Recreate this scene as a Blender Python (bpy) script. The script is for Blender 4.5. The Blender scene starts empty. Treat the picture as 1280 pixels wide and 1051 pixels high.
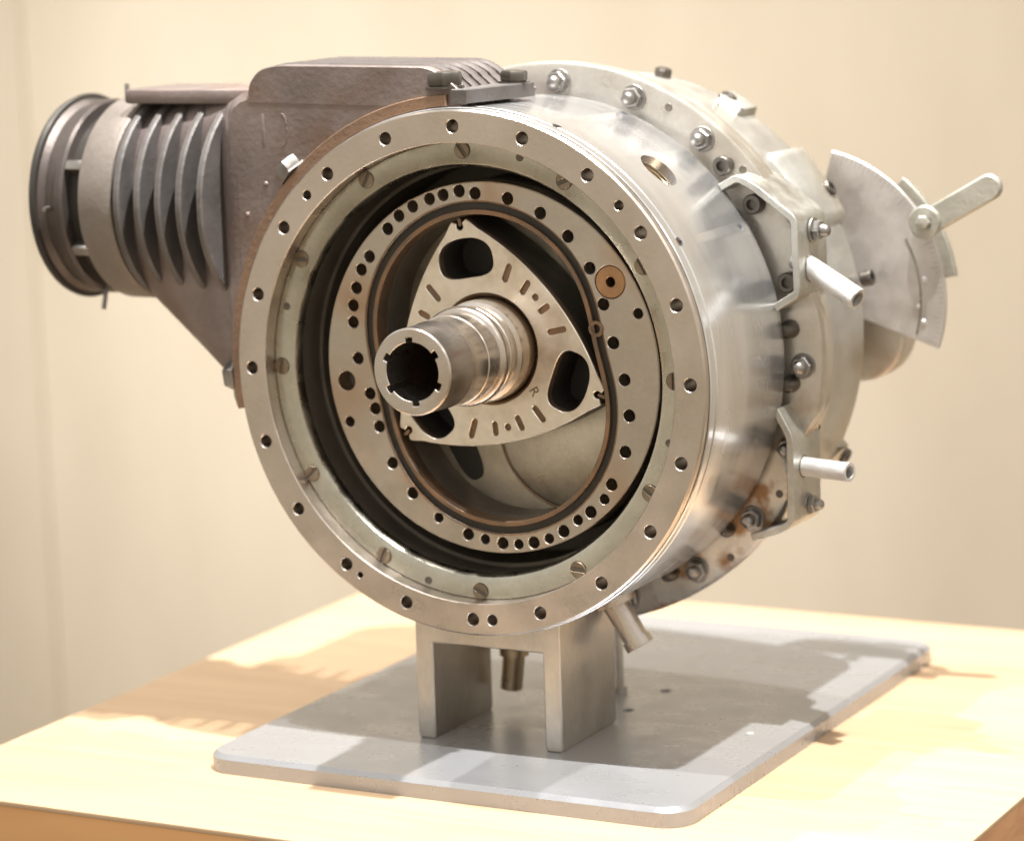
import bpy, bmesh, math, random
from math import sin, cos, pi, radians
from mathutils import Vector, Matrix
from mathutils.geometry import delaunay_2d_cdt
random.seed(4)
sc = bpy.context.scene
col = sc.collection
sc.unit_settings.scale_length = 0.15          # one Blender unit = 15 cm of the real engine

# ------------------------------------------------------------------ camera
cam = bpy.data.cameras.new('camera'); camo = bpy.data.objects.new('camera', cam); col.objects.link(camo)
yaw, pitch, roll = -0.4887, -0.17, -0.0321
F = Vector((sin(yaw)*cos(pitch), cos(yaw)*cos(pitch), sin(pitch)))
r0 = Vector((cos(yaw), -sin(yaw), 0)); u0 = r0.cross(F)
r2 = r0*cos(roll) + u0*sin(roll); u2 = -r0*sin(roll) + u0*cos(roll)
camo.matrix_world = Matrix(((r2.x, u2.x, -F.x, 5.3442), (r2.y, u2.y, -F.y, -9.6681), (r2.z, u2.z, -F.z, 1.7225), (0, 0, 0, 1)))
cam.sensor_width = 36; cam.lens = 3738.1/1280*36
cam.clip_start = .1; cam.clip_end = 100
cam.dof.use_dof = True
cam.dof.focus_distance = 10.95
cam.dof.aperture_fstop = .75
sc.camera = camo

# ------------------------------------------------------------------ world and lamps
w = bpy.data.worlds.new('World'); sc.world = w; w.use_nodes = True
wn = w.node_tree; wn.nodes.clear()
wo = wn.nodes.new('ShaderNodeOutputWorld'); bg = wn.nodes.new('ShaderNodeBackground')
tc = wn.nodes.new('ShaderNodeTexCoord'); sx = wn.nodes.new('ShaderNodeSeparateXYZ'); mr = wn.nodes.new('ShaderNodeMapRange'); cr = wn.nodes.new('ShaderNodeValToRGB')
wn.links.new(tc.outputs['Generated'], sx.inputs[0]); wn.links.new(sx.outputs['Z'], mr.inputs[0])
mr.inputs['From Min'].default_value = -1; mr.inputs['From Max'].default_value = 1
wn.links.new(mr.outputs[0], cr.inputs[0]); wn.links.new(cr.outputs[0], bg.inputs[0]); wn.links.new(bg.outputs[0], wo.inputs[0])
e = cr.color_ramp.elements
e[0].position = .30; e[0].color = (.38, .30, .21, 1)
e[1].position = .80; e[1].color = (.86, .82, .76, 1)
m_ = e.new(.5); m_.color = (.78, .68, .53, 1)
bg.inputs[1].default_value = .95

def lamp(name, kind, loc, target, energy, color, size, spot=None, size_y=None):
    l = bpy.data.lights.new(name, kind); o = bpy.data.objects.new(name, l); col.objects.link(o)
    o.location = loc; d = Vector(target)-Vector(loc); o.rotation_euler = d.to_track_quat('-Z', 'Y').to_euler()
    l.energy = energy; l.color = color
    if kind == 'AREA':
        l.shape = 'RECTANGLE'; l.size = size; l.size_y = size_y or size
    else:
        l.shadow_soft_size = size
    if spot: l.spot_size = radians(spot); l.spot_blend = .4
    return o
WARM = (1, .96, .91)
lamp('ceiling_spot', 'SPOT', (2.5, -.75, 11), (0, .3, 0), 12200, (1, .97, .92), .10, 40)
lamp('ceiling_spot', 'SPOT', (-1.5, -.95, 11), (0, .3, 0), 4600, WARM, .10, 40)
lamp('ceiling_spot', 'SPOT', (-1.9, 4.8, 11), (0, .5, 0), 3600, (1, .94, .84), .06, 40)
ww = lamp('wall_fill', 'AREA', (-8.5, -.5, 1.0), (-2.6, 7, -.9), 185, (1, .955, .89), 4, None, 4); ww.data.spread = radians(84)  # unseen area lamp added to brighten the wall
lamp('reflection_fill', 'AREA', (7, -4, 6), (0, 0, 0), 35, (1, .95, .88), 2.2, None, 1.2)  # unseen area lamp added for soft highlights on the metal
sc.view_settings.view_transform = 'Standard'; sc.view_settings.look = 'None'
sc.view_settings.exposure = 0; sc.view_settings.gamma = 1

# ------------------------------------------------------------------ materials
def metal(name, base, rough=.35, met=1.0, c2=None, nscale=3, stain=None, stain_amt=.0, stain_scale=2.2, bump=.05, bscale=60, rvar=.12, stretch=(1, 1, 1), fine=.12, swid=.36, dist=0, zmask=None):
    m = bpy.data.materials.new(name); m.use_nodes = True; nt = m.node_tree; N = nt.nodes; L = nt.links
    b = N['Principled BSDF']; t = N.new('ShaderNodeTexCoord'); mp = N.new('ShaderNodeMapping'); mp.inputs['Scale'].default_value = stretch
    L.new(t.outputs['Object'], mp.inputs[0])
    def noise(s, d=4, src=mp.outputs[0]):
        n = N.new('ShaderNodeTexNoise'); n.inputs['Scale'].default_value = s; n.inputs['Detail'].default_value = d; L.new(src, n.inputs['Vector']); return n
    n1 = noise(nscale, 5); n1.inputs['Distortion'].default_value = dist
    c2 = c2 or tuple(x*.78 for x in base)
    r = N.new('ShaderNodeValToRGB'); r.color_ramp.elements[0].position = .35; r.color_ramp.elements[1].position = .65
    r.color_ramp.elements[0].color = (*c2, 1); r.color_ramp.elements[1].color = (*base, 1)
    L.new(n1.outputs[0], r.inputs[0]); cur = r.outputs[0]
    if stain:
        n2 = noise(stain_scale, 7, t.outputs['Object']); r2_ = N.new('ShaderNodeValToRGB')
        r2_.color_ramp.elements[0].position = .50-stain_amt; r2_.color_ramp.elements[1].position = min(.95, .50-stain_amt+swid)
        L.new(n2.outputs[0], r2_.inputs[0])
        fac = r2_.outputs[0]
        if zmask:
            sp_ = N.new('ShaderNodeSeparateXYZ'); L.new(t.outputs['Object'], sp_.inputs[0]); zr = N.new('ShaderNodeMapRange'); L.new(sp_.outputs['Z'], zr.inputs[0])
            zr.inputs['From Min'].default_value = zmask[0]; zr.inputs['From Max'].default_value = zmask[1]
            mu = N.new('ShaderNodeMath'); mu.operation = 'MULTIPLY'; L.new(zr.outputs[0], mu.inputs[0]); L.new(fac, mu.inputs[1]); fac = mu.outputs[0]
        mx = N.new('ShaderNodeMix'); mx.data_type = 'RGBA'; L.new(fac, mx.inputs['Factor']); L.new(cur, mx.inputs[6]); mx.inputs[7].default_value = (*stain, 1)
        cur = mx.outputs[2]
    n4 = noise(bscale*.8, 6); mr1 = N.new('ShaderNodeMapRange'); mr1.inputs['To Min'].default_value = 1-fine; mr1.inputs['To Max'].default_value = 1+fine*.6
    L.new(n4.outputs[0], mr1.inputs[0]); mm = N.new('ShaderNodeVectorMath'); mm.operation = 'SCALE'; L.new(cur, mm.inputs[0]); L.new(mr1.outputs[0], mm.inputs['Scale'])
    L.new(mm.outputs[0], b.inputs['Base Color'])
    n3 = noise(nscale*2.7, 6); mr2 = N.new('ShaderNodeMapRange'); mr2.inputs['From Min'].default_value = .3; mr2.inputs['From Max'].default_value = .7
    mr2.inputs['To Min'].default_value = max(.05, rough-rvar); mr2.inputs['To Max'].default_value = rough+rvar
    L.new(n3.outputs[0], mr2.inputs[0]); L.new(mr2.outputs[0], b.inputs['Roughness'])
    b.inputs['Metallic'].default_value = met
    if bump:
        bn = noise(bscale, 5); bp = N.new('ShaderNodeBump'); bp.inputs['Strength'].default_value = bump; bp.inputs['Distance'].default_value = .02
        L.new(bn.outputs[0], bp.inputs['Height']); L.new(bp.outputs[0], b.inputs['Normal'])
    return m
M = {}
M['flange'] = metal('flange_steel', (.68, .61, .555), .34, c2=(.58, .52, .46), nscale=2.5, bump=.04, stretch=(1, 1, 1), fine=.08)
M['drum'] = metal('drum_aluminium', (.81, .82, .84), .22, .84, c2=(.66, .66, .67), nscale=1.3, bump=.02, stretch=(1, 4, 1), rvar=.06, fine=.06, dist=.5)  # streaky tone: machining marks, and mottled reflections put into the colour
M['ring'] = metal('retaining_steel', (.60, .585, .51), .30, c2=(.48, .46, .39), nscale=4, bump=.03)
M['housing'] = metal('housing_steel', (.60, .55, .48), .40, c2=(.51, .46, .40), nscale=3, stain=(.40, .22, .10), stain_amt=.02, stain_scale=3, bump=.05, fine=.1)
M['rotor'] = metal('rotor_steel', (.95, .89, .79), .38, c2=(.87, .80, .70), nscale=5, stain=(.46, .34, .22), stain_amt=.02, stain_scale=5, bump=.03)
M['rust'] = metal('rusty_edge', (.34, .21, .13), .5, .8, c2=(.20, .15, .11), nscale=7, bump=.1)
M['dark'] = metal('dark_seal', (.055, .05, .042), .5, .3, bump=.1)
M['black'] = metal('dark_recess_steel', (.20, .18, .15), .5, .4, c2=(.12, .105, .085), nscale=3, bump=.05)  # dark base colour carries the shade of cavity, slots and holes
M['void'] = metal('dark_void', (.05, .045, .04), .5, .3, bump=.05)  # near-black colour; in the rotor windows it stands in for deep shade
M['topfin'] = metal('cast_top_fin', (.13, .112, .105), .6, .3, c2=(.10, .085, .08), nscale=4, bump=.08)
M['bell'] = metal('dark_bellmouth', (.15, .128, .12), .42, .6, c2=(.10, .085, .08), nscale=4, bump=.06)
M['shaft'] = metal('shaft_steel', (.68, .64, .60), .25, .95, c2=(.60, .55, .50), nscale=3, stain=(.42, .29, .18), stain_amt=.10, bump=.015, rvar=.04, fine=.05)
M['brass'] = metal('bronze', (.50, .40, .28), .36, c2=(.36, .27, .17), nscale=4)
M['copper'] = metal('copper_plug', (.52, .31, .17), .45, c2=(.42, .25, .14), nscale=8)
M['cast'] = metal('cast_manifold', (.30, .25, .24), .48, .55, c2=(.22, .18, .17), nscale=3.2, stain=(.20, .12, .08), stain_amt=.0, stain_scale=3, swid=.34, bump=.12, bscale=46, fine=.15)
M['fin'] = metal('cast_fin', (.19, .178, .178), .50, .5, c2=(.14, .13, .125), nscale=5, bump=.12, bscale=36)
M['band'] = metal('duct_band_grey', (.30, .265, .24), .5, .5, c2=(.24, .21, .19), nscale=4, bump=.1)
M['strip'] = metal('brown_strip', (.34, .22, .15), .45, .6, c2=(.27, .18, .13), nscale=5, bump=.15)
M['bolt'] = metal('bolt_steel', (.44, .42, .40), .42, c2=(.28, .27, .26), nscale=9)
M['bolt_dark'] = metal('dark_bolt_steel', (.16, .145, .13), .38, .8, nscale=9)
M['ring2'] = metal('bolt_ring_aluminium', (.72, .70, .67), .36, .82, c2=(.56, .52, .46), nscale=2.5, stain=(.30, .18, .10), stain_amt=.03, stain_scale=7, swid=.12, zmask=(.95, .55), bump=.05)
M['cover'] = metal('cover_aluminium', (.60, .60, .575), .42, .75, c2=(.50, .49, .46), nscale=2.2, stain=(.40, .34, .24), stain_amt=.04, bump=.12, bscale=30)
M['bracket'] = metal('bracket_steel', (.58, .58, .55), .45, .85, c2=(.44, .43, .39), nscale=6, bump=.08)
M['tube'] = metal('tube_matt_aluminium', (.78, .78, .78), .55, .6, nscale=8, bump=.08)
M['protractor'] = metal('protractor_aluminium', (.70, .68, .67), .45, .8, c2=(.60, .57, .56), nscale=4, bump=.04)
M['lever'] = metal('lever_aluminium', (.52, .51, .46), .5, .7, c2=(.42, .41, .36), nscale=8, bump=.12)
M['plate'] = metal('brushed_plate', (.41, .425, .455), .30, .46, c2=(.385, .395, .415), nscale=2.2, bump=0, bscale=50, rvar=.06, stretch=(1, 1.6, 1), fine=.025)
M['stand'] = metal('stand_steel', (.62, .59, .54), .42, c2=(.48, .45, .41), nscale=3, bump=.06, stretch=(1, 1, .5))

def wood(name, a, b_, scale=1.0, stretch=(1.2, 14, 14)):
    m = bpy.data.materials.new(name); m.use_nodes = True; nt = m.node_tree; N = nt.nodes; L = nt.links; b = N['Principled BSDF']
    t = N.new('ShaderNodeTexCoord'); mp = N.new('ShaderNodeMapping'); mp.inputs['Scale'].default_value = stretch; L.new(t.outputs['Object'], mp.inputs[0])
    n = N.new('ShaderNodeTexNoise'); n.inputs['Scale'].default_value = scale; n.inputs['Detail'].default_value = 8; n.inputs['Distortion'].default_value = .6; L.new(mp.outputs[0], n.inputs['Vector'])
    r = N.new('ShaderNodeValToRGB'); r.color_ramp.elements[0].position = .3; r.color_ramp.elements[1].position = .7
    r.color_ramp.elements[0].color = (*a, 1); r.color_ramp.elements[1].color = (*b_, 1); L.new(n.outputs[0], r.inputs[0]); L.new(r.outputs[0], b.inputs['Base Color'])
    b.inputs['Roughness'].default_value = .45
    bp = N.new('ShaderNodeBump'); bp.inputs['Strength'].default_value = .08; bp.inputs['Distance'].default_value = .02; L.new(n.outputs[0], bp.inputs['Height']); L.new(bp.outputs[0], b.inputs['Normal'])
    return m
M['wood'] = wood('pale_plywood', (.58, .40, .25), (.66, .475, .31))
M['wood_side'] = wood('plywood_side', (.50, .26, .10), (.60, .33, .14), 1.0, (1, 10, 3))
M['wood_trim'] = wood('edge_trim', (.40, .20, .10), (.52, .28, .14), 2.0, (2, 2, 10))
def wallmat():
    m = bpy.data.materials.new('painted_wall'); m.use_nodes = True; nt = m.node_tree; N = nt.nodes; L = nt.links; b = N['Principled BSDF']
    t = N.new('ShaderNodeTexCoord'); mp = N.new('ShaderNodeMapping'); mp.inputs['Scale'].default_value = (1, 1, .4); L.new(t.outputs['Object'], mp.inputs[0])
    n = N.new('ShaderNodeTexNoise'); n.inputs['Scale'].default_value = .9; n.inputs['Detail'].default_value = 6; L.new(mp.outputs[0], n.inputs['Vector'])
    r = N.new('ShaderNodeValToRGB'); r.color_ramp.elements[0].position = .3; r.color_ramp.elements[1].position = .7
    r.color_ramp.elements[0].color = (.71, .63, .515, 1); r.color_ramp.elements[1].color = (.80, .72, .60, 1)
    L.new(n.outputs[0], r.inputs[0]); L.new(r.outputs[0], b.inputs['Base Color']); b.inputs['Roughness'].default_value = .9
    n2 = N.new('ShaderNodeTexNoise'); n2.inputs['Scale'].default_value = 90; L.new(t.outputs['Object'], n2.inputs['Vector'])
    bp = N.new('ShaderNodeBump'); bp.inputs['Strength'].default_value = .3; bp.inputs['Distance'].default_value = .02; L.new(n2.outputs[0], bp.inputs['Height']); L.new(bp.outputs[0], b.inputs['Normal'])
    return m
M['wall'] = wallmat()

# ------------------------------------------------------------------ helpers
def empty(name, loc, label, cat):
    o = bpy.data.objects.new(name, None); col.objects.link(o); o.location = loc; o['label'] = label; o['category'] = cat
    o.empty_display_size = .1
    return o
def finish(bm, name, mat, root, parent=None, angle=32):
    """world-space bmesh -> object whose local frame sits at root"""
    bmesh.ops.remove_doubles(bm, verts=bm.verts, dist=1e-6)
    if root is not None: bmesh.ops.translate(bm, verts=bm.verts, vec=-Vector(root.location))
    bmesh.ops.recalc_face_normals(bm, faces=bm.faces)
    me = bpy.data.meshes.new(name); bm.to_mesh(me); bm.free()
    for pgn in me.polygons: pgn.use_smooth = True
    me.set_sharp_from_angle(angle=radians(angle))
    if mat is not None: me.materials.append(M[mat] if isinstance(mat, str) else mat)
    o = bpy.data.objects.new(name, me); col.objects.link(o)
    if parent is not None: o.parent = parent
    return o
def template(bm, name, mat, angle=32):
    bmesh.ops.recalc_face_normals(bm, faces=bm.faces)
    me = bpy.data.meshes.new(name); bm.to_mesh(me); bm.free()
    for pgn in me.polygons: pgn.use_smooth = True
    me.set_sharp_from_angle(angle=radians(angle)); me.materials.append(M[mat]); return me
def put(me, name, root, parent, loc, axis=(0, -1, 0), spin=0., scale=1.):
    """place a shared mesh (+Z is its axis) so its +Z points along axis"""
    o = bpy.data.objects.new(name, me); col.objects.link(o); o.parent = parent
    q = Vector(axis).normalized().to_track_quat('Z', 'Y')
    o.matrix_local = Matrix.Translation(Vector(loc)-Vector(root.location)) @ q.to_matrix().to_4x4() @ Matrix.Rotation(spin, 4, 'Z') @ Matrix.Scale(scale, 4)
    return o
def area(L): return sum(L[i][0]*L[(i+1) % len(L)][1]-L[(i+1) % len(L)][0]*L[i][1] for i in range(len(L)))/2
def inset(L, d):
    """move a loop to its left (for a ccw loop: inwards) by d"""
    n = len(L); out = []
    for i in range(n):
        p0, p1, p2 = Vector(L[i-1]), Vector(L[i]), Vector(L[(i+1) % n])
        a = (p1-p0); b = (p2-p1)
        if a.length < 1e-9 or b.length < 1e-9: out.append(tuple(p1)); continue
        a.normalize(); b.normalize()
        na = Vector((-a.y, a.x)); nb = Vector((-b.y, b.x)); m = na+nb
        if m.length < 1e-6: m = na
        m.normalize(); k = d/max(.35, m.dot(na)); out.append((p1.x+m.x*k, p1.y+m.y*k))
    return out
def inside(p, L):
    x, y = p; c = False; j = len(L)-1
    for i in range(len(L)):
        xi, yi = L[i]; xj, yj = L[j]
        if (yi > y) != (yj > y) and x < (xj-xi)*(y-yi)/(yj-yi)+xi: c = not c
        j = i
    return c
def fill(loops):
    """triangles of the first loop minus the others, as indices into the joined loops (+ crossing points)"""
    pts = []; ed = []
    for l in loops:
        b = len(pts); n = len(l); pts += [Vector(q) for q in l]; ed += [(b+i, b+(i+1) % n) for i in range(n)]
    v, e_, f, ov, oe, of = delaunay_2d_cdt(pts, ed, [], 0, 1e-7)
    mp = {}; extra = []
    for i, o_ in enumerate(ov):
        if o_: mp[i] = o_[0]
        else: mp[i] = len(pts)+len(extra); extra.append((v[i].x, v[i].y))
    bb = [(min(q[0] for q in l), max(q[0] for q in l), min(q[1] for q in l), max(q[1] for q in l)) for l in loops]
    out = []
    for t in f:
        c = (v[t[0]]+v[t[1]]+v[t[2]])/3
        if not inside(c, loops[0]): continue
        if any(b[0] < c.x < b[1] and b[2] < c.y < b[3] and inside(c, l) for l, b in zip(loops[1:], bb[1:])): continue
        out.append([mp[k] for k in t])
    return out, extra
def plate(bm, outer, holes, y0, y1, bev=.004, fmap=None, hbev=None, back=True):
    """flat part with holes: loops in (a, b), thickness from front y0 to back y1; fmap maps (a, b, depth) to the world"""
    fmap = fmap or (lambda a, b, d: (a, d, b))
    outer = list(outer) if area(outer) > 0 else list(outer)[::-1]
    holes = [list(h) if area(h) < 0 else list(h)[::-1] for h in holes]
    hb = bev if hbev is None else hbev
    loops = [outer]+holes; bevs = [bev]+[hb]*len(holes)
    front = [inset(l, b) if b else list(l) for l, b in zip(loops, bevs)]
    tri, extra = fill(front)
    fv = []; idx = []
    for l, f, b in zip(loops, front, bevs):
        a_ = [bm.verts.new(fmap(x, y, y0)) for x, y in f]
        m_ = [bm.verts.new(fmap(x, y, y0+b)) for x, y in l] if b else a_
        c_ = [bm.verts.new(fmap(x, y, y1)) for x, y in l]
        n = len(l)
        for i in range(n):
            j = (i+1) % n
            if b: bm.faces.new((a_[i], a_[j], m_[j], m_[i]))
            bm.faces.new((m_[i], m_[j], c_[j], c_[i]))
        fv += a_; idx += c_
    fv += [bm.verts.new(fmap(x, y, y0)) for x, y in extra]; idx += [bm.verts.new(fmap(x, y, y1)) for x, y in extra]
    for t in tri:
        try: bm.faces.new([fv[k] for k in t])
        except ValueError: pass
        if back:
            try: bm.faces.new([idx[k] for k in t][::-1])
            except ValueError: pass
def circ(cx, cz, r, n=24, a0=0, a1=360):
    full = abs(a1-a0) >= 360
    return [(cx+r*cos(radians(a0+(a1-a0)*i/(n if full else n-1))), cz+r*sin(radians(a0+(a1-a0)*i/(n if full else n-1)))) for i in range(n)]
def lathe(bm, prof, cx=0, cz=0, n=128, closed=False, axis='y', a0=0, a1=360, cy=0):
    """prof = [(radius, position along the axis)]"""
    full = abs(a1-a0) >= 360; rings = []
    cnt = n if full else n+1
    for r, t in prof:
        ring = []
        for i in range(cnt):
            a = radians(a0+(a1-a0)*i/n)
            if axis == 'y': p = (cx+r*cos(a), t, cz+r*sin(a))
            elif axis == 'x': p = (t, cy+r*cos(a), cz+r*sin(a))
            else: p = (cx+r*cos(a), cy+r*sin(a), t)
            ring.append(bm.verts.new(p))
        rings.append(ring)
    if closed: rings.append(rings[0])
    for A, B in zip(rings, rings[1:]):
        for i in range(n):
            j = (i+1) % cnt
            try: bm.faces.new((A[i], A[j], B[j], B[i]))
            except ValueError: pass
    if not closed:
        for R_, (r, t) in ((rings[0], prof[0]), (rings[-1], prof[-1])):
            if full and 0 < r < 1e-3: pass
            elif full and r > 0 and getattr(lathe, 'cap', False): bm.faces.new(R_)
    if not full and closed:
        bm.faces.new([r_[0] for r_ in rings[:-1]]); bm.faces.new([r_[-1] for r_ in rings[:-1]])
def box(bm, x0, x1, y0, y1, z0, z1, bev=.006):
    r = bmesh.ops.create_cube(bm, size=1)
    vs = r['verts']
    for v in vs: v.co = Vector(((x0+x1)/2+v.co.x*(x1-x0), (y0+y1)/2+v.co.y*(y1-y0), (z0+z1)/2+v.co.z*(z1-z0)))
    if bev:
        es = list({e_ for v in vs for e_ in v.link_edges}); bmesh.ops.bevel(bm, geom=es, offset=bev, segments=2, affect='EDGES', profile=.5)
def tube(bm, pts, r, n=20, hollow=0):
    """round bar or pipe along points"""
    P = [Vector(p) for p in pts]
    rr = r if isinstance(r, (list, tuple)) else [r]*len(P)
    prev = None; R_ = []
    for i, p in enumerate(P):
        d = (P[min(i+1, len(P)-1)]-P[max(i-1, 0)]).normalized()
        q = d.to_track_quat('Z', 'Y'); R_.append([bm.verts.new(p+q@Vector((rr[i]*cos(2*pi*k/n), rr[i]*sin(2*pi*k/n), 0))) for k in range(n)])
    for A, B in zip(R_, R_[1:]):
        for k in range(n): bm.faces.new((A[k], A[(k+1) % n], B[(k+1) % n], B[k]))
    bm.faces.new(R_[0])
    if hollow:
        d = (P[-1]-P[-2]).normalized(); q = d.to_track_quat('Z', 'Y')
        c = [bm.verts.new(P[-1]+q@Vector((hollow*cos(2*pi*k/n), hollow*sin(2*pi*k/n), 0))) for k in range(n)]
        dd = [bm.verts.new(P[-1]-d*min((P[-1]-P[0]).length*.8, .3)+q@Vector((hollow*cos(2*pi*k/n), hollow*sin(2*pi*k/n), 0))) for k in range(n)]
        for k in range(n):
            j = (k+1) % n; bm.faces.new((R_[-1][k], R_[-1][j], c[j], c[k])); bm.faces.new((c[k], c[j], dd[j], dd[k]))
        bm.faces.new(dd)
    else: bm.faces.new(R_[-1])
def stadium(cx, cz, L, W, ang, n=10):
    """long axis L (total), width W, rotated ang degrees"""
    a = radians(ang); h = (L-W)/2; out = []
    for s in (1, -1):
        for i in range(n+1):
            t = -pi/2+pi*i/n+(0 if s == 1 else pi)
            x = s*h+W/2*cos(t); y = W/2*sin(t); out.append((cx+x*cos(a)-y*sin(a), cz+x*sin(a)+y*cos(a)))
    return out
def blob(cx, cz, L, W, ang, p=2.6, n=40, bulge=.0):
    a = radians(ang); out = []
    for i in range(n):
        t = 2*pi*i/n; c, s = cos(t), sin(t)
        x = L/2*math.copysign(abs(c)**(2/p), c); y = W/2*math.copysign(abs(s)**(2/p), s)
        y += bulge*(1-(x/(L/2))**2); out.append((cx+x*cos(a)-y*sin(a), cz+x*sin(a)+y*cos(a)))
    return out

# ================================================================== setting
PZ = -1.456      # top of the base plate
TZ = -1.530      # table top
bm = bmesh.new()
box(bm, -14, -7.23, 7.0, 7.2, -7, 10, .01)
o = finish(bm, 'wall', 'wall', None); o['kind'] = 'structure'
bm = bmesh.new(); box(bm, -7.23, -7.20, 7.02, 7.2, -7, 10, 0)
o = finish(bm, 'wall_joint', 'wall', None); o['kind'] = 'structure'
bm = bmesh.new(); box(bm, -7.20, 14, 7.0, 7.2, -7, 10, .01)
o = finish(bm, 'wall', 'wall', None); o['kind'] = 'structure'

# table
table = empty('display_table', (0, .92, TZ-.9), 'pale plywood display table with orange-brown side panels under the metal base plate', 'table')
bm = bmesh.new(); box(bm, -1.972, 2.02, -1.0, 2.845, TZ-.02, TZ, .004)
finish(bm, 'tabletop', 'wood', table, table)
bm = bmesh.new(); box(bm, -1.962, 2.0, -.99, -.93, TZ-1.5, TZ-.0205, .003)
finish(bm, 'front_panel', 'wood_side', table, table)
bm = bmesh.new(); box(bm, 1.945, 2.012, -.928, 2.82, TZ-1.5, TZ-.0205, .003)
finish(bm, 'side_panel', 'wood_trim', table, table)
bm = bmesh.new(); box(bm, -1.965, -1.9, -.928, 2.82, TZ-1.5, TZ-.0205, .003)
finish(bm, 'side_panel', 'wood_side', table, table)
bm = bmesh.new(); box(bm, -1.898, 1.943, 2.76, 2.82, TZ-1.5, TZ-.0205, .003)
finish(bm, 'back_panel', 'wood_side', table, table)

# stand
stand = empty('display_stand', (0, .35, TZ), 'brushed aluminium base plate with rounded corners and a two-legged steel saddle', 'stand')
def rrect(x0, x1, y0, y1, r, n=8):
    out = []
    for cx, cy, a in ((x1-r, y1-r, 0), (x0+r, y1-r, 90), (x0+r, y0+r, 180), (x1-r, y0+r, 270)):
        out += [(cx+r*cos(radians(a+90*i/n)), cy+r*sin(radians(a+90*i/n))) for i in range(n+1)]
    return out
bm = bmesh.new()
holes = [circ(.279, .768, .022, 16), circ(.295, 1.091, .022, 16), circ(-.75, 1.9, .022, 16)]
plate(bm, rrect(-1.0, 1.045, -.385, 2.28, .12), holes, -PZ, -(TZ+.001), .018, fmap=lambda a, b, d: (a, b, -d), hbev=.004)
finish(bm, 'base_plate', 'plate', stand, stand)
bm = bmesh.new(); lathe(bm, [(.0005, PZ+.004), (.017, PZ+.004), (.019, PZ-.01)], cx=.872, n=16, axis='z', cy=.624)
finish(bm, 'screw_plug', 'tube', stand, stand)
bm = bmesh.new()
sad = [(-.314, -.90), (-.314, -1.44), (-.306, PZ), (-.245, PZ), (-.239, -1.44), (-.239, -1.072), (.241, -1.072), (.241, -1.44), (.247, PZ), (.306, PZ), (.314, -1.44), (.314, -.90)]
sad = sad+[(x, -math.sqrt(1.0-x*x)+.01) for x in [.29-.58*i/10 for i in range(11)]]
plate(bm, sad, [], .117, .587, .005)
finish(bm, 'saddle', 'stand', stand, stand)
bm = bmesh.new(); tube(bm, [(.13, 1.0, PZ), (.13, 1.0, -1.0)], .018, 14); lathe(bm, [(.035, PZ), (.035, PZ+.03), (.018, PZ+.03)], cx=.13, n=6, axis='z', cy=1.0)
finish(bm, 'support_rod', 'stand', stand, stand)

# ================================================================== engine
E_ = empty('rotary_engine', (0, .4, -1.0), 'cutaway metal rotary engine with three-cornered rotor, finned intake duct and hollow shaft', 'engine')
# ---- front flange
FH = [(.932*cos(radians(90.5-18*k)), .932*sin(radians(90.5-18*k))) for k in range(20)]
holes = [circ(x, z, .0245, 20) for x, z in FH]
holes += [circ(.091, -.928, .0215, 16), circ(-.649, .667, .018, 16), circ(.665, .651, .018, 16), circ(-.482, -.797, .012, 12)]
bm = bmesh.new(); plate(bm, circ(0, 0, .994, 160), [circ(0, 0, .870, 160)]+holes, 0, .10, .007, hbev=.003)
finish(bm, 'front_flange', 'flange', E_, E_)
# ---- drum housing (thick sleeve), real drilled holes
bm = bmesh.new()
lathe(bm, [(.9955, .034), (1.0, .038), (1.0, .075), (.996, .080), (.996, .088), (1.0, .093), (1.0, .715), (.992, .735), (.93, .74), (.90, .78), (.86, .78), (.86, .12), (.9955, .1005)], n=192, closed=True)
drum = finish(bm, 'drum_housing', 'drum', E_, E_)
cutbm = bmesh.new()
def cutter(ang, y, r, depth):
    a = radians(ang); d = Vector((cos(a), 0, sin(a))); c = d*1.05; c.y = y; e2 = d*(1.05-depth-.05); e2.y = y
    tube(cutbm, [c, e2], r, 32)
cutter(48.4, .355, .082, .11); 
for a_, y_ in ((68.1, .084+.02), (68.3, .687), (30.9, .10), (30.7, .643)): cutter(a_, y_, .019, .06)
cut = finish(cutbm, 'cut', 'bolt', E_, E_)
md = drum.modifiers.new('b', 'BOOLEAN'); md.object = cut; md.solver = 'EXACT'; md.operation = 'DIFFERENCE'
bpy.context.view_layer.update()
dg = bpy.context.evaluated_depsgraph_get(); nm = bpy.data.meshes.new_from_object(drum.evaluated_get(dg)); drum.modifiers.clear(); nm.name = 'drum_housing'
if not nm.materials: nm.materials.append(M['drum'])
nm.set_sharp_from_angle(angle=radians(32)); drum.data = nm
bpy.data.objects.remove(cut)
# threaded bronze liner in the big port
bm = bmesh.new(); prof = []
for i in range(14):
    t = .86+.012*i; prof += [(.081, t), (.076, t+.006)]
prof = [(.0005, .90), (.02, .895)]+[p for p in prof if p[1] < .965]
r_ = bmesh.new(); lathe(bm, prof, n=32, axis='z')
a = radians(48.4); mt = Matrix.Translation(Vector((0, .355, 0))) @ Vector((cos(a), 0, sin(a))).to_track_quat('Z', 'Y').to_matrix().to_4x4()
bmesh.ops.transform(bm, matrix=mt, verts=bm.verts)
finish(bm, 'threaded_port', 'brass', E_, drum)
# ---- cavity behind the ring
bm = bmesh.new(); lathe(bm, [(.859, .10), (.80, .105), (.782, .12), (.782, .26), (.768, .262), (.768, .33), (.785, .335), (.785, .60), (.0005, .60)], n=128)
finish(bm, 'inner_liner', 'black', E_, E_)
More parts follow.
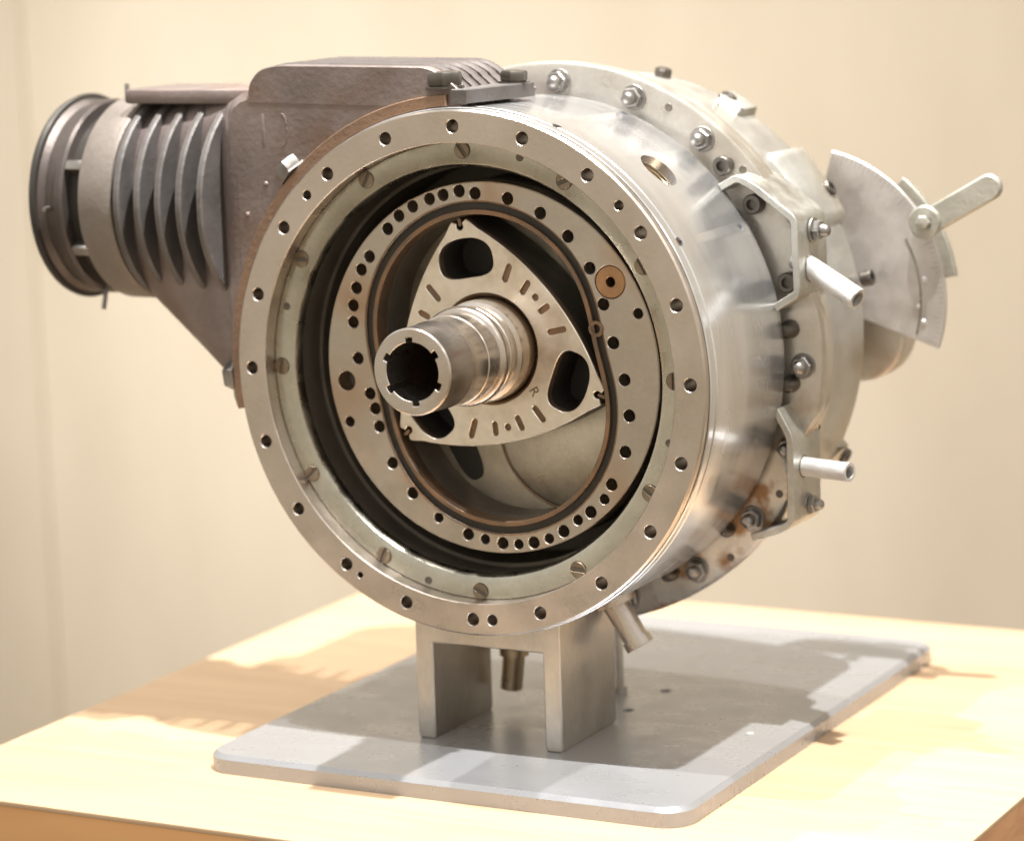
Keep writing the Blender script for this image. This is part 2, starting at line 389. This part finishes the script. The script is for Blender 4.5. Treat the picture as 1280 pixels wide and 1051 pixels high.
# ---- retaining ring
bm = bmesh.new(); lathe(bm, [(.8695, .11), (.8695, .076), (.866, .072), (.805, .072), (.785, .082), (.776, .098), (.776, .125), (.80, .125)], n=160, closed=True)
for q in (): pass
ring = finish(bm, 'retaining_ring', 'ring', E_, E_)
# slotted screw template
bm = bmesh.new()
for s in (1, -1):
    L_ = [(x, y) for x, y in circ(0, 0, .031, 22, 13 if s == 1 else 193, 167 if s == 1 else 347)]
    plate(bm, L_, [], -.007, .004, .002, fmap=lambda a, b, d: (a, b, -d))
lathe(bm, [(.0005, .001), (.034, .001), (.034, -.01)], n=24, axis='z')
M['screw'] = metal('screw_steel', (.34, .28, .21), .42, c2=(.24, .19, .14), nscale=9)
scr = template(bm, 'slotted_screw', 'screw')
scr.materials.append(M['black'])  # slot floor coloured dark in place of the shade in the slot
for pgn in scr.polygons:
    if all(scr.vertices[v].co.z < .0011 and scr.vertices[v].co.z > .0009 for v in pgn.vertices): pgn.material_index = 1
spins = [-55, 65, -5, 80, 45, 65, -25, -5, -35, 90, -60, 20]
for k in range(12):
    a = radians(90.5+30*k)
    put(scr, 'slotted_screw', E_, ring, (.8385*cos(a), .0715, .8385*sin(a)), spin=radians(spins[k]))
# small dark plugs in the ring
bm = bmesh.new(); lathe(bm, [(.0005, .002), (.008, .003), (.014, .004), (.0155, .0005)], n=16, axis='z'); plug = template(bm, 'ring_hole', 'black')
for x, z in ((.232, .813), (-.805, .227), (.811, -.222), (-.22, -.813)): put(plug, 'ring_hole', E_, ring, (x, .072, z))
# ---- trochoid housing
HC = (.068, .017); RC = (.055, .083)
off = Vector((RC[0]-HC[0], RC[1]-HC[1])); ecc = off.length; alpha = math.degrees(math.atan2(off.y, off.x))
APEX = 102.2; ph = (3*APEX-alpha)/2
def troch(R_, extra=0, n=160):
    out = []
    for i in range(n):
        t = 2*pi*i/n
        x = R_*cos(t)+ecc*cos(3*t); z = R_*sin(t)+ecc*sin(3*t)
        dx = -R_*sin(t)-3*ecc*sin(3*t); dz = R_*cos(t)+3*ecc*cos(3*t); l = math.hypot(dx, dz)
        x += extra*dz/l; z -= extra*dx/l
        p_ = radians(ph); out.append((HC[0]+x*cos(p_)-z*sin(p_), HC[1]+x*sin(p_)+z*cos(p_)))
    return out
HY = .085
hh = [(-.35,.536),(-.299,.586),(-.238,.623),(-.164,.652),(-.105,.668),(-.036,.684),(.031,.676),(.168,.655),(.293,.598),(.402,.514),(.487,.398),(.539,.27),(.587,.136),(.629,.001),(.645,-.132),(.625,-.268),(.565,-.394),(.534,-.451),(.476,-.503),(.422,-.537),(.361,-.584),(.299,-.616),(.234,-.636),(.169,-.647),(.101,-.648),(.026,-.638),(-.046,-.622),(-.173,-.568),(-.282,-.475),(-.362,-.364),(-.412,-.227),(-.423,-.156),(-.456,-.101),(-.503,.034),(-.518,.173),(-.515,.238),(-.498,.306),(-.473,.377),(-.435,.428)]
TR = .517
outer_g = troch(TR, .047)
cen = Vector(HC)
holes = []
small = {17, 19, 21, 23, 25, 27}
for i, (x, z) in enumerate(hh):
    r = .020 if i in small else .0235
    # keep a web of metal between the hole and the seal groove
    d = min(range(len(outer_g)), key=lambda k: (outer_g[k][0]-x)**2+(outer_g[k][1]-z)**2)
    g = Vector(outer_g[d]); v = Vector((x, z))-g; dist = v.length
    if (Vector((x, z))-cen).length < (g-cen).length: v = -v; dist = -dist
    if dist < r+.008: nv = g+v.normalized()*(r+.008); x, z = nv.x, nv.y
    holes.append(circ(x, z, r, 18))
holes += [circ(-.558, -.056, .038, 24), circ(-.551, -.215, .021, 16), circ(.691, .248, .02, 16), circ(.64, .47, .006, 10)]
plug_c = (.581, .36)
bm = bmesh.new(); plate(bm, circ(HC[0], HC[1], .704, 160), [outer_g]+holes+[circ(*plug_c, .062, 32)], HY, .155, .004, hbev=.003)
hous = finish(bm, 'trochoid_housing', 'housing', E_, E_)
bm = bmesh.new(); plate(bm, circ(HC[0], HC[1], .703, 128), [troch(TR, .0)], .165, .45, 0)
finish(bm, 'housing_body', 'black', E_, hous)
bm = bmesh.new(); plate(bm, troch(TR, .0465), [troch(TR, .0185)], HY+.016, .164, .0)
finish(bm, 'seal_ring', 'dark', E_, hous)
bm = bmesh.new(); plate(bm, troch(TR, .018), [troch(TR, .0005)], HY, .164, .002)
finish(bm, 'chamber_liner', 'rust', E_, hous)
bm = bmesh.new(); plate(bm, troch(TR, .0535), [troch(TR, .0475)], HY-.0008, HY+.01, .001)
finish(bm, 'groove_edge', 'rust', E_, hous)
bm = bmesh.new(); plate(bm, circ(*plug_c, .060, 32), [circ(*plug_c, .019, 20)], HY+.002, HY+.05, .003)
cp = finish(bm, 'copper_plug', 'copper', E_, hous)
bm = bmesh.new(); plate(bm, circ(.52, .186, .030, 24), [circ(.52, .186, .017, 18)], HY-.006, HY+.05, .003)
finish(bm, 'dowel_bush', 'rust', E_, hous)
bm = bmesh.new(); lathe(bm, [(.0005, HY+.02), (.0165, HY+.02), (.0175, HY+.005)], cx=.52, cz=.186, n=18)
finish(bm, 'dowel_hole', 'black', E_, hous)
# ---- side plate of the chamber
bm = bmesh.new(); plate(bm, troch(TR, -.001), [], .332, .40, 0)
M['sidep'] = metal('side_plate_steel', (.66, .60, .50), .40, c2=(.46, .41, .33), nscale=4, bump=.04)
sp = finish(bm, 'side_plate', 'sidep', E_, E_)
M['polish'] = metal('polished_side', (.80, .76, .66), .36, c2=(.58, .54, .45), nscale=3, bump=.04, rvar=.15, stain=(.3, .2, .12), stain_amt=.02)
bm = bmesh.new(); lathe(bm, [(.0005, .305), (.30, .305), (.312, .310), (.318, .332)], cx=.30, cz=-.235, n=96)
finish(bm, 'side_disc', 'polish', E_, sp)
bm = bmesh.new(); lathe(bm, [(.313, .3085), (.319, .307), (.323, .312), (.323, .3315)], cx=.30, cz=-.235, n=96)
finish(bm, 'disc_edge', 'rust', E_, sp)
bm = bmesh.new(); plate(bm, blob(-.21, -.30, .36, .11, -62, 2.8), [], .329, .335, 0)
finish(bm, 'side_port', 'void', E_, sp)
# ---- rotor
AR = .512
def rotor_outline():
    """three bowed flanks with notched tips"""
    pts = []; tips = [radians(APEX+120*k) for k in range(3)]
    for k in range(3):
        A = Vector((AR*cos(tips[k]), AR*sin(tips[k]))); B = Vector((AR*cos(tips[(k+1) % 3]), AR*sin(tips[(k+1) % 3])))
        mid = (A+B)/2; out = mid.normalized(); ch = (B-A).length; sag = .098; Rb = (ch*ch/4+sag*sag)/(2*sag); c = mid-out*(Rb-sag)
        a0 = math.atan2(A.y-c.y, A.x-c.x); a1 = math.atan2(B.y-c.y, B.x-c.x)
        if a1 < a0: a1 += 2*pi
        t = A.normalized(); n_ = Vector((-t.y, t.x))
        # notch at A: blunt tip with a slot
        arc = [Vector((c.x+Rb*cos(a0+(a1-a0)*i/30), c.y+Rb*sin(a0+(a1-a0)*i/30))) for i in range(31)]
        arc = [q for q in arc if (q-A).length > .062 and (q-B).length > .062]
        nt = [(-.022, -.048), (-.012, -.034), (-.022, -.014), (-.040, -.016), (-.048, -.008), (-.050, .0), (-.048, .008), (-.040, .016), (-.022, .014), (-.012, .034), (-.022, .048)]
        for u_, v_ in nt: pts.append(tuple(A+t*(u_)+n_*v_*.9) )
        pts += [tuple(q) for q in arc]
    return [(RC[0]+x, RC[1]+z) for x, z in pts]
holes = []; slots = []
def P2(ang, r): return (RC[0]+r*cos(radians(ang)), RC[1]+r*sin(radians(ang)))
HUB = (.056, .090)
for k in range(3):
    a = APEX+120*k+1
    holes.append(blob(*P2(a, .345), .232, .150, a-90-4, 2.7, bulge=.012))
    m = 44.5+120*k
    for da, r0_, r1_ in ((28, .274, .348), (11, .265, .328), (-10, .268, .323), (-28, .267, .348)):
        c0 = P2(m+da, (r0_+r1_)/2); slots.append(stadium(c0[0], c0[1], r1_-r0_, .024, m+da-(4 if abs(da) > 20 else 0), 6))
    slots.append(circ(*P2(m+.5, .296), .0135, 14))
bm = bmesh.new(); plate(bm, rotor_outline(), holes+slots+[circ(*HUB, .212, 64)], .098, .112, .0035, hbev=.0025)
rot = finish(bm, 'rotor', 'rotor', E_, E_)
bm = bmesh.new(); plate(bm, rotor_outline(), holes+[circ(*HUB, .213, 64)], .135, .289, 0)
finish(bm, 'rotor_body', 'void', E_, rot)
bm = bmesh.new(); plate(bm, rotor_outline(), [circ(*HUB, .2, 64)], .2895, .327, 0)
finish(bm, 'dark_window_backing', 'void', E_, rot)  # dark plate added behind the windows so that they look black inside
bm = bmesh.new(); plate(bm, rotor_outline(), holes+[circ(*HUB, .2125, 64)], .1125, .1345, 0)
finish(bm, 'rotor_web', 'rust', E_, rot)
for k in range(3):      # apex seals and their pins
    t = radians(APEX+120*k); c = (RC[0]+(AR-.019)*cos(t), RC[1]+(AR-.019)*sin(t))
    bm = bmesh.new(); plate(bm, stadium(c[0], c[1], .034, .014, math.degrees(t), 4), [], .104, .325, .002)
    finish(bm, 'apex_seal', 'rust', E_, rot)
# inner gear seen in the windows
bm = bmesh.new(); g = []
for i in range(48):
    for da, r in ((-.3, .235), (-.12, .255), (.12, .255), (.3, .235)): g.append((HUB[0]+r*cos(2*pi*(i+da)/48), HUB[1]+r*sin(2*pi*(i+da)/48)))
plate(bm, g, [circ(*HUB, .20, 48)], .25, .289, .003)
finish(bm, 'rotor_gear', 'rust', E_, rot)
# punched letter beside the lower slot
cu = bpy.data.curves.new('punched_letter', 'FONT'); cu.body = 'R'; cu.size = .055; cu.extrude = .0006; cu.align_x = 'CENTER'; cu.align_y = 'CENTER'
lt = bpy.data.objects.new('tmp', cu); col.objects.link(lt); bpy.context.view_layer.update()
dg = bpy.context.evaluated_depsgraph_get(); lm = bpy.data.meshes.new_from_object(lt.evaluated_get(dg)); bpy.data.objects.remove(lt)
lm.materials.clear(); lm.materials.append(M['rust'])
lo = bpy.data.objects.new('punched_letter', lm); col.objects.link(lo); lo.parent = rot
lo.matrix_local = Matrix.Translation(Vector((.249, .0975, -.062))-Vector(E_.location)) @ Matrix.Rotation(radians(60), 4, 'Y') @ Matrix.Rotation(pi/2, 4, 'X')
# bronze hub bush
bm = bmesh.new(); lathe(bm, [(.2118, .099), (.204, .108), (.198, .118), (.1945, .125), (.1945, .30)], cx=HUB[0], cz=HUB[1], n=96)
finish(bm, 'hub_bush', 'brass', E_, rot)
# ---- shaft: splined hollow end
bore = []
for i in range(6):
    a0 = 95+60*i
    bore += [(HUB[0]+r*cos(radians(a0+d)), HUB[1]+r*sin(radians(a0+d))) for d, r in ((-7, .107), (-6.5, .124), (0, .125), (6.5, .124), (7, .107), (15, .107), (24, .107), (33, .107), (42, .107), (50, .107))]
bm = bmesh.new(); plate(bm, circ(*HUB, .1595, 96), [bore], -.475, -.30, .006, hbev=.003, back=False)
sh = finish(bm, 'shaft', 'shaft', E_, E_)
bm = bmesh.new(); lathe(bm, [(.1598, -.462), (.160, -.32), (.1635, -.312), (.1635, -.305), (.161, -.300), (.165, -.20), (.169, -.196), (.169, -.115), (.178, -.110), (.186, -.100), (.188, -.088), (.186, -.078), (.178, -.070), (.172, -.062), (.172, -.045), (.176, -.04), (.178, -.01), (.174, .0), (.174, .01), (.188, .02), (.193, .04), (.194, .12), (.194, .34)], cx=HUB[0], cz=HUB[1], n=128)
finish(bm, 'shaft_sleeve', 'shaft', E_, sh)
bm = bmesh.new(); lathe(bm, [(.118, -.31), (.125, -.29), (.125, .3), (.0005, .3)], cx=HUB[0], cz=HUB[1], n=64)
finish(bm, 'shaft_bore', 'rust', E_, sh)

# ---- bolt ring behind the drum
bm = bmesh.new(); lathe(bm, [(.90, .765), (.93, .80), (1.105, .80), (1.116, .806), (1.12, .815), (1.12, .868), (1.112, .875), (1.098, .878), (1.098, .888), (1.11, .892), (1.113, .90), (1.113, .93), (1.105, .94), (1.0, .945)], n=192)
for v in bm.verts:            # milled flats under the two straps
    if .10 < v.co.z < .60: v.co.x = min(v.co.x, 1.066+max(0, .25-v.co.z)*.5)
    if -.72 < v.co.z < -.18: v.co.x = min(v.co.x, 1.030+max(0, v.co.z+.32)*.65)
br = finish(bm, 'bolt_ring', 'ring2', E_, E_)
# nut templates
bm = bmesh.new()
lathe(bm, [(.0005, 0), (.050, 0), (.050, .007), (.048, .009), (.03, .009)], n=28, axis='z')
lathe(bm, [(.03, .009), (.040, .009), (.043, .014), (.043, .034), (.038, .039), (.026, .039)], n=6, axis='z')
lathe(bm, [(.026, .039), (.026, .052), (.024, .064), (.017, .073), (.008, .077), (.0005, .078)], n=24, axis='z')
acorn = template(bm, 'acorn_nut', 'bolt')
bm = bmesh.new()
lathe(bm, [(.0005, 0), (.030, 0), (.034, .006), (.034, .040), (.030, .046), (.018, .046), (.018, .03), (.0005, .03)], n=28, axis='z')
cap = template(bm, 'cap_screw', 'bolt_dark')
bm = bmesh.new()
lathe(bm, [(.0005, 0), (.062, 0), (.062, .007), (.05, .007)], n=6, axis='z')
lathe(bm, [(.045, .007), (.050, .010), (.053, .016), (.053, .040), (.048, .047), (.030, .050), (.0005, .050)], n=6, axis='z')
hexb = template(bm, 'hex_bolt', 'bolt'); hexd = hexb.copy(); hexd.materials[0] = M['bolt_dark']
for k in range(20):
    ang = 88-18*k
    if 100 < ang % 360 < 185: continue
    a = radians(ang)
    if ang == 34 or ang == 16:
        put(cap, 'cap_screw', E_, br, (1.04*cos(a), .80, 1.04*sin(a)), scale=1.15)
    else:
        put(acorn, 'acorn_nut', E_, br, (1.045*cos(a), .80, 1.045*sin(a)), spin=random.random())
# extra hollow screw and small hole near the upper bracket
a = radians(44.5); put(cap, 'cap_screw', E_, br, (1.035*cos(a), .80, 1.035*sin(a)), spin=0, scale=1.1)
bm = bmesh.new(); lathe(bm, [(.0005, .001), (.014, .002), (.016, 0)], n=16, axis='z'); hp = template(bm, 'ring_hole', 'black')
for ang, rr in ((41.3, 1.075), (-48, 1.085), (62, 1.07), (-30, 1.08)):
    a = radians(ang); put(hp, 'ring_hole', E_, br, (rr*cos(a), .7995, rr*sin(a)))
# studs and blocks in the gap, lower right
for ang, s_ in ((-6, 1), (6, 1), (-44, .8), (-62, 1)):
    a = radians(ang); bm = bmesh.new()
    lathe(bm, [(.0005, -.055), (.02, -.052), (.033, -.03), (.036, 0), (.036, .03)], n=20)
    bmesh.ops.scale(bm, vec=(s_, s_, s_), verts=bm.verts); bmesh.ops.translate(bm, vec=(1.0*cos(a), .79, 1.0*sin(a)), verts=bm.verts)
    finish(bm, 'stud', 'bolt_dark', E_, br)
# ---- rear cover
bm = bmesh.new()
lathe(bm, [(1.09, .946), (1.082, .96), (1.055, .97), (1.047, 1.0), (1.045, 1.43), (1.03, 1.47), (1.0, 1.50), (.80, 1.53), (.0005, 1.535)], n=160)
cov = finish(bm, 'rear_cover', 'cover', E_, E_)
for x, y, z, ang in ((.21, 1.38, 1.045, 78.4), (.491, 1.37, .917, 61.8), (.876, 1.452, .561, 32.7), (1.018, 1.50, .212, 11.7), (.911, 1.49, -.502, -28.8)):
    a = radians(ang); put(cap, 'cap_screw', E_, cov, (1.035*cos(a), y, 1.035*sin(a)), axis=(cos(a), 0, sin(a)), scale=1.0)
# raised boss behind the upper bracket and small one at the top
def boss(ang, dy0, dy1, half, r0_, r1_, nm='cover_boss'):
    bm = bmesh.new(); out = []
    n = 12
    loop = [(r1_, ang+half*(1-2*i/n)*.72) for i in range(n+1)]
    pts = [(r0_*cos(radians(ang+half)), r0_*sin(radians(ang+half)))]+[(r*cos(radians(q)), r*sin(radians(q))) for r, q in loop]+[(r0_*cos(radians(ang-half)), r0_*sin(radians(ang-half)))]
    plate(bm, pts, [], dy0, dy1, .05)
    return finish(bm, nm, 'cover', E_, cov, 60)
boss(35, 1.14, 1.48, 12, 1.0, 1.066)
boss(60, 1.27, 1.46, 4.5, 1.0, 1.075)
boss(-29, 1.40, 1.49, 4, 1.0, 1.06)
# round boss behind, lower right
bm = bmesh.new(); lathe(bm, [(.0005, 1.63), (.18, 1.63), (.195, 1.635), (.20, 1.64), (.20, 1.76), (.19, 1.775), (.12, 1.78), (.0005, 1.78)], cx=.945, cz=-.03, n=64)
rb = finish(bm, 'rear_boss', 'ring2', E_, cov)

# ---- strap brackets with their tubes
def strap(path, y0, y1, th, name='strap_bracket'):
    """bent sheet: path in (x, z), width along y"""
    n = len(path); out = []; inn = []
    for i in range(n):
        p0 = Vector(path[max(0, i-1)]); p1 = Vector(path[min(n-1, i+1)]); d = (p1-p0).normalized(); nn = Vector((d.y, -d.x))
        c = Vector(path[i]); out.append(tuple(c)); inn.append(tuple(c+nn*th))
    bm = bmesh.new(); plate(bm, out+inn[::-1], [], y0, y1, .003)
    return bm
def smooth(path, r=.03, n=5):
    P = [Vector(p) for p in path]; out = [P[0]]
    for i in range(1, len(P)-1):
        a = (P[i-1]-P[i]).normalized(); b = (P[i+1]-P[i]).normalized(); rr = min(r, (P[i-1]-P[i]).length/2.1, (P[i+1]-P[i]).length/2.1)
        for k in range(n+1):
            t = k/n; out.append((P[i]+a*rr)*(1-t)**2+P[i]*2*t*(1-t)+(P[i]+b*rr)*t**2)
    out.append(P[-1]); return [tuple(p) for p in out]
bm = strap(smooth([(.755, .663), (.83, .705), (.90, .672), (1.075, .543), (1.085, .248), (.985, .188)]), .680, .960, .028)
b1 = finish(bm, 'strap_bracket', 'bracket', E_, E_)
bm = strap(smooth([(.985, -.184), (1.045, -.292), (1.045, -.632), (.995, -.667), (.87, -.707)]), .680, .950, .028)
b2 = finish(bm, 'strap_bracket', 'bracket', E_, E_)
put(acorn, 'acorn_nut', E_, b1, (1.080, .82, .483), axis=(1, 0, -.03), scale=.95)
put(acorn, 'acorn_nut', E_, b2, (1.045, .82, -.575), axis=(1, 0, 0), scale=.85)
bm = bmesh.new(); tube(bm, [(1.02, .805, .374), (1.30, .715, .239)], .042, 28, .029); finish(bm, 'outlet_tube', 'tube', E_, b1)
bm = bmesh.new(); tube(bm, [(.98, .795, -.421), (1.255, .727, -.423)], .037, 28, .025); finish(bm, 'outlet_tube', 'tube', E_, b2)
for b_, c_, r_ in ((b1, (1.084, .79, .340), .052), (b2, (1.046, .782, -.421), .044)):
    bm = bmesh.new(); lathe(bm, [(r_, -.002), (r_, .0015), (.0005, .0015)], n=24, axis='z')
    bmesh.ops.transform(bm, matrix=Matrix.Translation(c_) @ Matrix.Rotation(pi/2, 4, 'Y'), verts=bm.verts); finish(bm, 'tube_hole', 'black', E_, b_)
# small boxes and pipes filling the space behind the straps
bm = bmesh.new(); tube(bm, [(.90, .86, .40), (1.02, .87, .365)], .05, 20)
finish(bm, 'gas_duct', 'brass', E_, b1)
bm = bmesh.new(); tube(bm, [(.86, .86, -.44), (.985, .87, -.45)], .05, 20)
finish(bm, 'gas_duct', 'brass', E_, b2)

# ---- protractor and pointer
PY = 1.60; PC = (.725, .12)
bm = bmesh.new()
sec = [(PC[0]+.42*cos(radians(a)), PC[1]+.42*sin(radians(a))) for a in ()]
sec = circ(PC[0], PC[1], .605, 60, -19, 78)+[(PC[0]-.02, PC[1]+.05), (PC[0], PC[1])]
plate(bm, sec, [], PY, PY+.016, .003)
pr_ = finish(bm, 'protractor_plate', 'protractor', E_, E_)
bm = bmesh.new()
for i in range(48):
    a = radians(-17+2*i); L0 = .022 if i % 5 else .040
    d = Vector((cos(a), sin(a))); n_ = Vector((-d.y, d.x))*.0018; c = Vector(PC)
    q = [c+d*(.595-L0)-n_, c+d*.595-n_, c+d*.595+n_, c+d*(.595-L0)+n_]
    bm.faces.new([bm.verts.new((v.x, PY-.0007, v.y)) for v in q])
M['etch'] = metal('etched_grey', (.56, .53, .51), .6, .6, nscale=20)
mk = finish(bm, 'graduation_marks', 'etch', E_, pr_); mk['kind'] = 'stuff'
bm = bmesh.new(); tube(bm, [(PC[0]+.50*cos(radians(a)), PY-.001, PC[1]+.50*sin(radians(a))) for a in range(-16, 30, 3)], .004, 8); finish(bm, 'scribed_line', 'bolt', E_, pr_)
bm = bmesh.new(); lathe(bm, [(.0005, .008), (.008, .006), (.012, 0)], n=12, axis='z'); rv = template(bm, 'rivet', 'tube')
for x, z in ((1.24, .20), (1.235, .03), (1.215, .09)): put(rv, 'rivet', E_, pr_, (x, PY, z))
# lever
bm = bmesh.new(); la = math.atan2(.145, .255)
plate(bm, stadium(1.385, .500, .42, .105, math.degrees(la), 10), [], PY-.045, PY-.015, .008)
lv = finish(bm, 'pointer_lever', 'lever', E_, E_)
bm = bmesh.new(); lathe(bm, [(.0005, 0), (.062, 0), (.066, .006), (.066, .022), (.060, .028), (.030, .030)], n=32, axis='z'); lathe(bm, [(.030, .030), (.031, .046), (.026, .052), (.0005, .056)], n=6, axis='z')
kn = template(bm, 'pivot_nut', 'lever'); put(kn, 'pivot_nut', E_, lv, (1.262, PY-.03, .438))
bm = bmesh.new(); plate(bm, circ(PC[0], PC[1], .632, 24, 8, 50)+circ(PC[0], PC[1], .57, 24, 8, 50)[::-1], [], PY+.06, PY+.09, .004)
finish(bm, 'slotted_quadrant', 'lever', E_, lv)

# ---- lower pipes
bm = bmesh.new(); tube(bm, [(.345, .50, -.90), (.368, .50, -.955)], .085, 28); tube(bm, [(.36, .50, -.945), (.452, .50, -1.085)], [.052, .050], 28)
tube(bm, [(.450, .50, -1.082), (.470, .50, -1.113)], .058, 28, .038)
finish(bm, 'drain_pipe', 'shaft', E_, E_)
bm = bmesh.new(); tube(bm, [(-.146, .62, -.96), (-.150, .62, -1.23)], .060, 20); tube(bm, [(-.150, .62, -1.22), (-.168, .62, -1.37)], .045, 24, .03)
finish(bm, 'drain_pipe', 'brass', E_, E_)

# ---- intake manifold
bm = bmesh.new()
poly = [(.0, 1.03), (-.08, 1.06), (-.15, 1.095), (-.89, 1.095), (-.935, 1.06), (-.985, 1.045), (-1.03, 1.015), (-1.055, .96), (-1.075, .2), (-1.085, -.14), (-1.07, -.185)]
arc_ = [(.985*cos(radians(a)), .985*sin(radians(a))) for a in range(190, 88, -3)]
plate(bm, poly+arc_, [], .062, .68, .035)
man = finish(bm, 'intake_manifold', 'cast', E_, E_)
# raised fins on top
fl = smooth([(-.935, 1.01), (-.93, 1.08), (-.885, 1.135), (-.80, 1.156), (-.13, 1.146), (-.045, 1.095), (.01, 1.045), (.0, .99)], .05, 5)
for k in range(7):
    y = .0605+.072*k; s_ = .0 if k == 0 else .006
    bm = bmesh.new(); pts = [(x, z+s_*(1 if z > 1.1 else 0)) for x, z in fl]
    plate(bm, pts, [], y, y+(.045 if k == 0 else .028), .004 if k == 0 else .010)
    finish(bm, 'cooling_fin', 'cast' if k == 0 else 'topfin', E_, man)
# brown mounting strip round the drum, and the tangential foot on top
bm = bmesh.new()
plate(bm, circ(0, 0, 1.048, 60, 93, 190)+circ(0, 0, 1.0015, 60, 93, 190)[::-1], [], .040, .125, .004)
finish(bm, 'mounting_strip', 'strip', E_, man)
bm = bmesh.new()
plate(bm, [(-.03, .04), (.035, .04), (.10, .40), (.10, .46), (-.03, .46)], [], -1.065, -1.012, .004, fmap=lambda a, b, d: (a, b, -d))
finish(bm, 'mounting_foot', 'fin', E_, man)
put(hexd, 'hex_bolt', E_, man, (-.085, .10, 1.064), axis=(-.03, 0, 1), spin=.35, scale=1.3)
put(hexd, 'hex_bolt', E_, man, (.045, .40, 1.064), axis=(.05, 0, 1), spin=.2, scale=1.0)
put(hexb, 'hex_bolt', E_, man, (-.742, .09, .742), axis=(-.707, 0, .707), spin=.2, scale=1.25)
put(hexb, 'hex_bolt', E_, man, (-1.046, .10, -.055), axis=(-1, 0, -.05), spin=.4, scale=1.2)
# cast marks on the front face: small raised ribs
for a_, b_, c_, d_ in ((-.876, -.864, .84, .97),):
    bm = bmesh.new(); box(bm, a_, b_, .0605, .07, c_, d_, .0015); finish(bm, 'cast_mark', 'cast', E_, man)
for zc in (.91,):
    bm = bmesh.new(); tube(bm, [(-.785+.022*cos(t*.4), .0642, zc+.06*sin(t*.4)) for t in range(-4, 5)], .0045, 8); finish(bm, 'cast_mark', 'cast', E_, man)
for x, z in ((-.87, .70), (-.96, .58), (-.90, .40)):
    bm = bmesh.new(); bmesh.ops.create_icosphere(bm, subdivisions=2, radius=.013, matrix=Matrix.Translation((x, .068, z))); finish(bm, 'cast_pip', 'cast', E_, man)
# duct: loft from the manifold's box section to the round neck
CY, CZ = .37, .61
def sect(x, f, wd, n=72):
    """f = 0 box section, 1 circle"""
    out = []
    for i in range(n):
        t = 2*pi*i/n; c, s = cos(t), sin(t)
        pw = 2/6
        bx = wd*math.copysign(abs(c)**pw, c); top, bot = 1.045, -.165
        bz = (top+bot)/2+(top-bot)/2*math.copysign(abs(s)**pw, s)
        cx_ = .33*c; cz_ = CZ+.385*s
        out.append((x, CY+bx*(1-f)+cx_*f, bz*(1-f)+cz_*f))
    return out
bm = bmesh.new(); rings = []
for x, f, wd in ((-1.0, 0, .31), (-1.045, .01, .308), (-1.065, .03, .295), (-1.085, .06, .275), (-1.16, .18, .26), (-1.27, .40, .25), (-1.38, .62, .25), (-1.48, .82, .25), (-1.56, 1, .25), (-1.70, 1, .25)):
    rings.append([bm.verts.new(p) for p in sect(x, f, wd)])
for A, B in zip(rings, rings[1:]):
    for i in range(72): bm.faces.new((A[i], A[(i+1) % 72], B[(i+1) % 72], B[i]))
duct = finish(bm, 'intake_duct', 'cast', E_, E_, 50)
bm = bmesh.new(); box(bm, -1.56, -.96, .13, .50, 1.0, 1.058, .014); finish(bm, 'top_rail', 'cast', E_, duct)
for k in range(5):
    x = -1.50+.1*k
    out = []
    for p in circ(CY, CZ, .418+.004*k, 72):
        out.append((max(p[0], -.06), min(p[1], 1.02)))
    bm = bmesh.new(); plate(bm, out, [], -x-.012, -x+.012, .007, fmap=lambda a, b, d: (-d, a, b))
    finish(bm, 'duct_fin', 'fin', E_, duct)
bm = bmesh.new(); lathe(bm, [(.38, -1.53), (.405, -1.535), (.41, -1.55), (.41, -1.68), (.405, -1.69), (.35, -1.695)], cy=CY, cz=CZ, axis='x', n=96)
finish(bm, 'duct_band', 'band', E_, duct)
bm = bmesh.new(); lathe(bm, [(.345, -1.68), (.345, -1.78)], cy=CY, cz=CZ, axis='x', n=96)
nk = finish(bm, 'duct_neck', 'void', E_, duct)
bm = bmesh.new(); lathe(bm, [(.34, -1.775), (.385, -1.78), (.395, -1.79), (.395, -1.815), (.382, -1.822), (.378, -1.87), (.388, -1.885), (.40, -1.90), (.40, -1.915), (.385, -1.92), (.35, -1.92), (.34, -1.80)], cy=CY, cz=CZ, axis='x', n=96)
finish(bm, 'bellmouth', 'bell', E_, duct)
bm = bmesh.new(); lathe(bm, [(.385, -1.893), (.412, -1.897), (.417, -1.91), (.412, -1.925), (.385, -1.928)], cy=CY, cz=CZ, axis='x', n=96)
finish(bm, 'rubber_rim', 'void', E_, duct)
for ang in (156, 209):
    a = radians(ang); bm = bmesh.new(); box(bm, -1.775, -1.70, -.028, .028, -.02, .02, .006)
    bmesh.ops.transform(bm, matrix=Matrix.Translation((0, CY+.365*cos(a), CZ+.365*sin(a))) @ Matrix.Rotation(a, 4, 'X'), verts=bm.verts)
    finish(bm, 'clip', 'bolt', E_, duct)
for ang, x, L_ in ((88, -1.72, .455), (252, -1.78, .47), (182, -1.85, .415)):
    a = radians(ang); bm = bmesh.new(); tube(bm, [(x, CY+.34*cos(a), CZ+.34*sin(a)), (x, CY+L_*cos(a), CZ+L_*sin(a))], .010, 10)
    finish(bm, 'locating_pin', 'bolt', E_, duct)
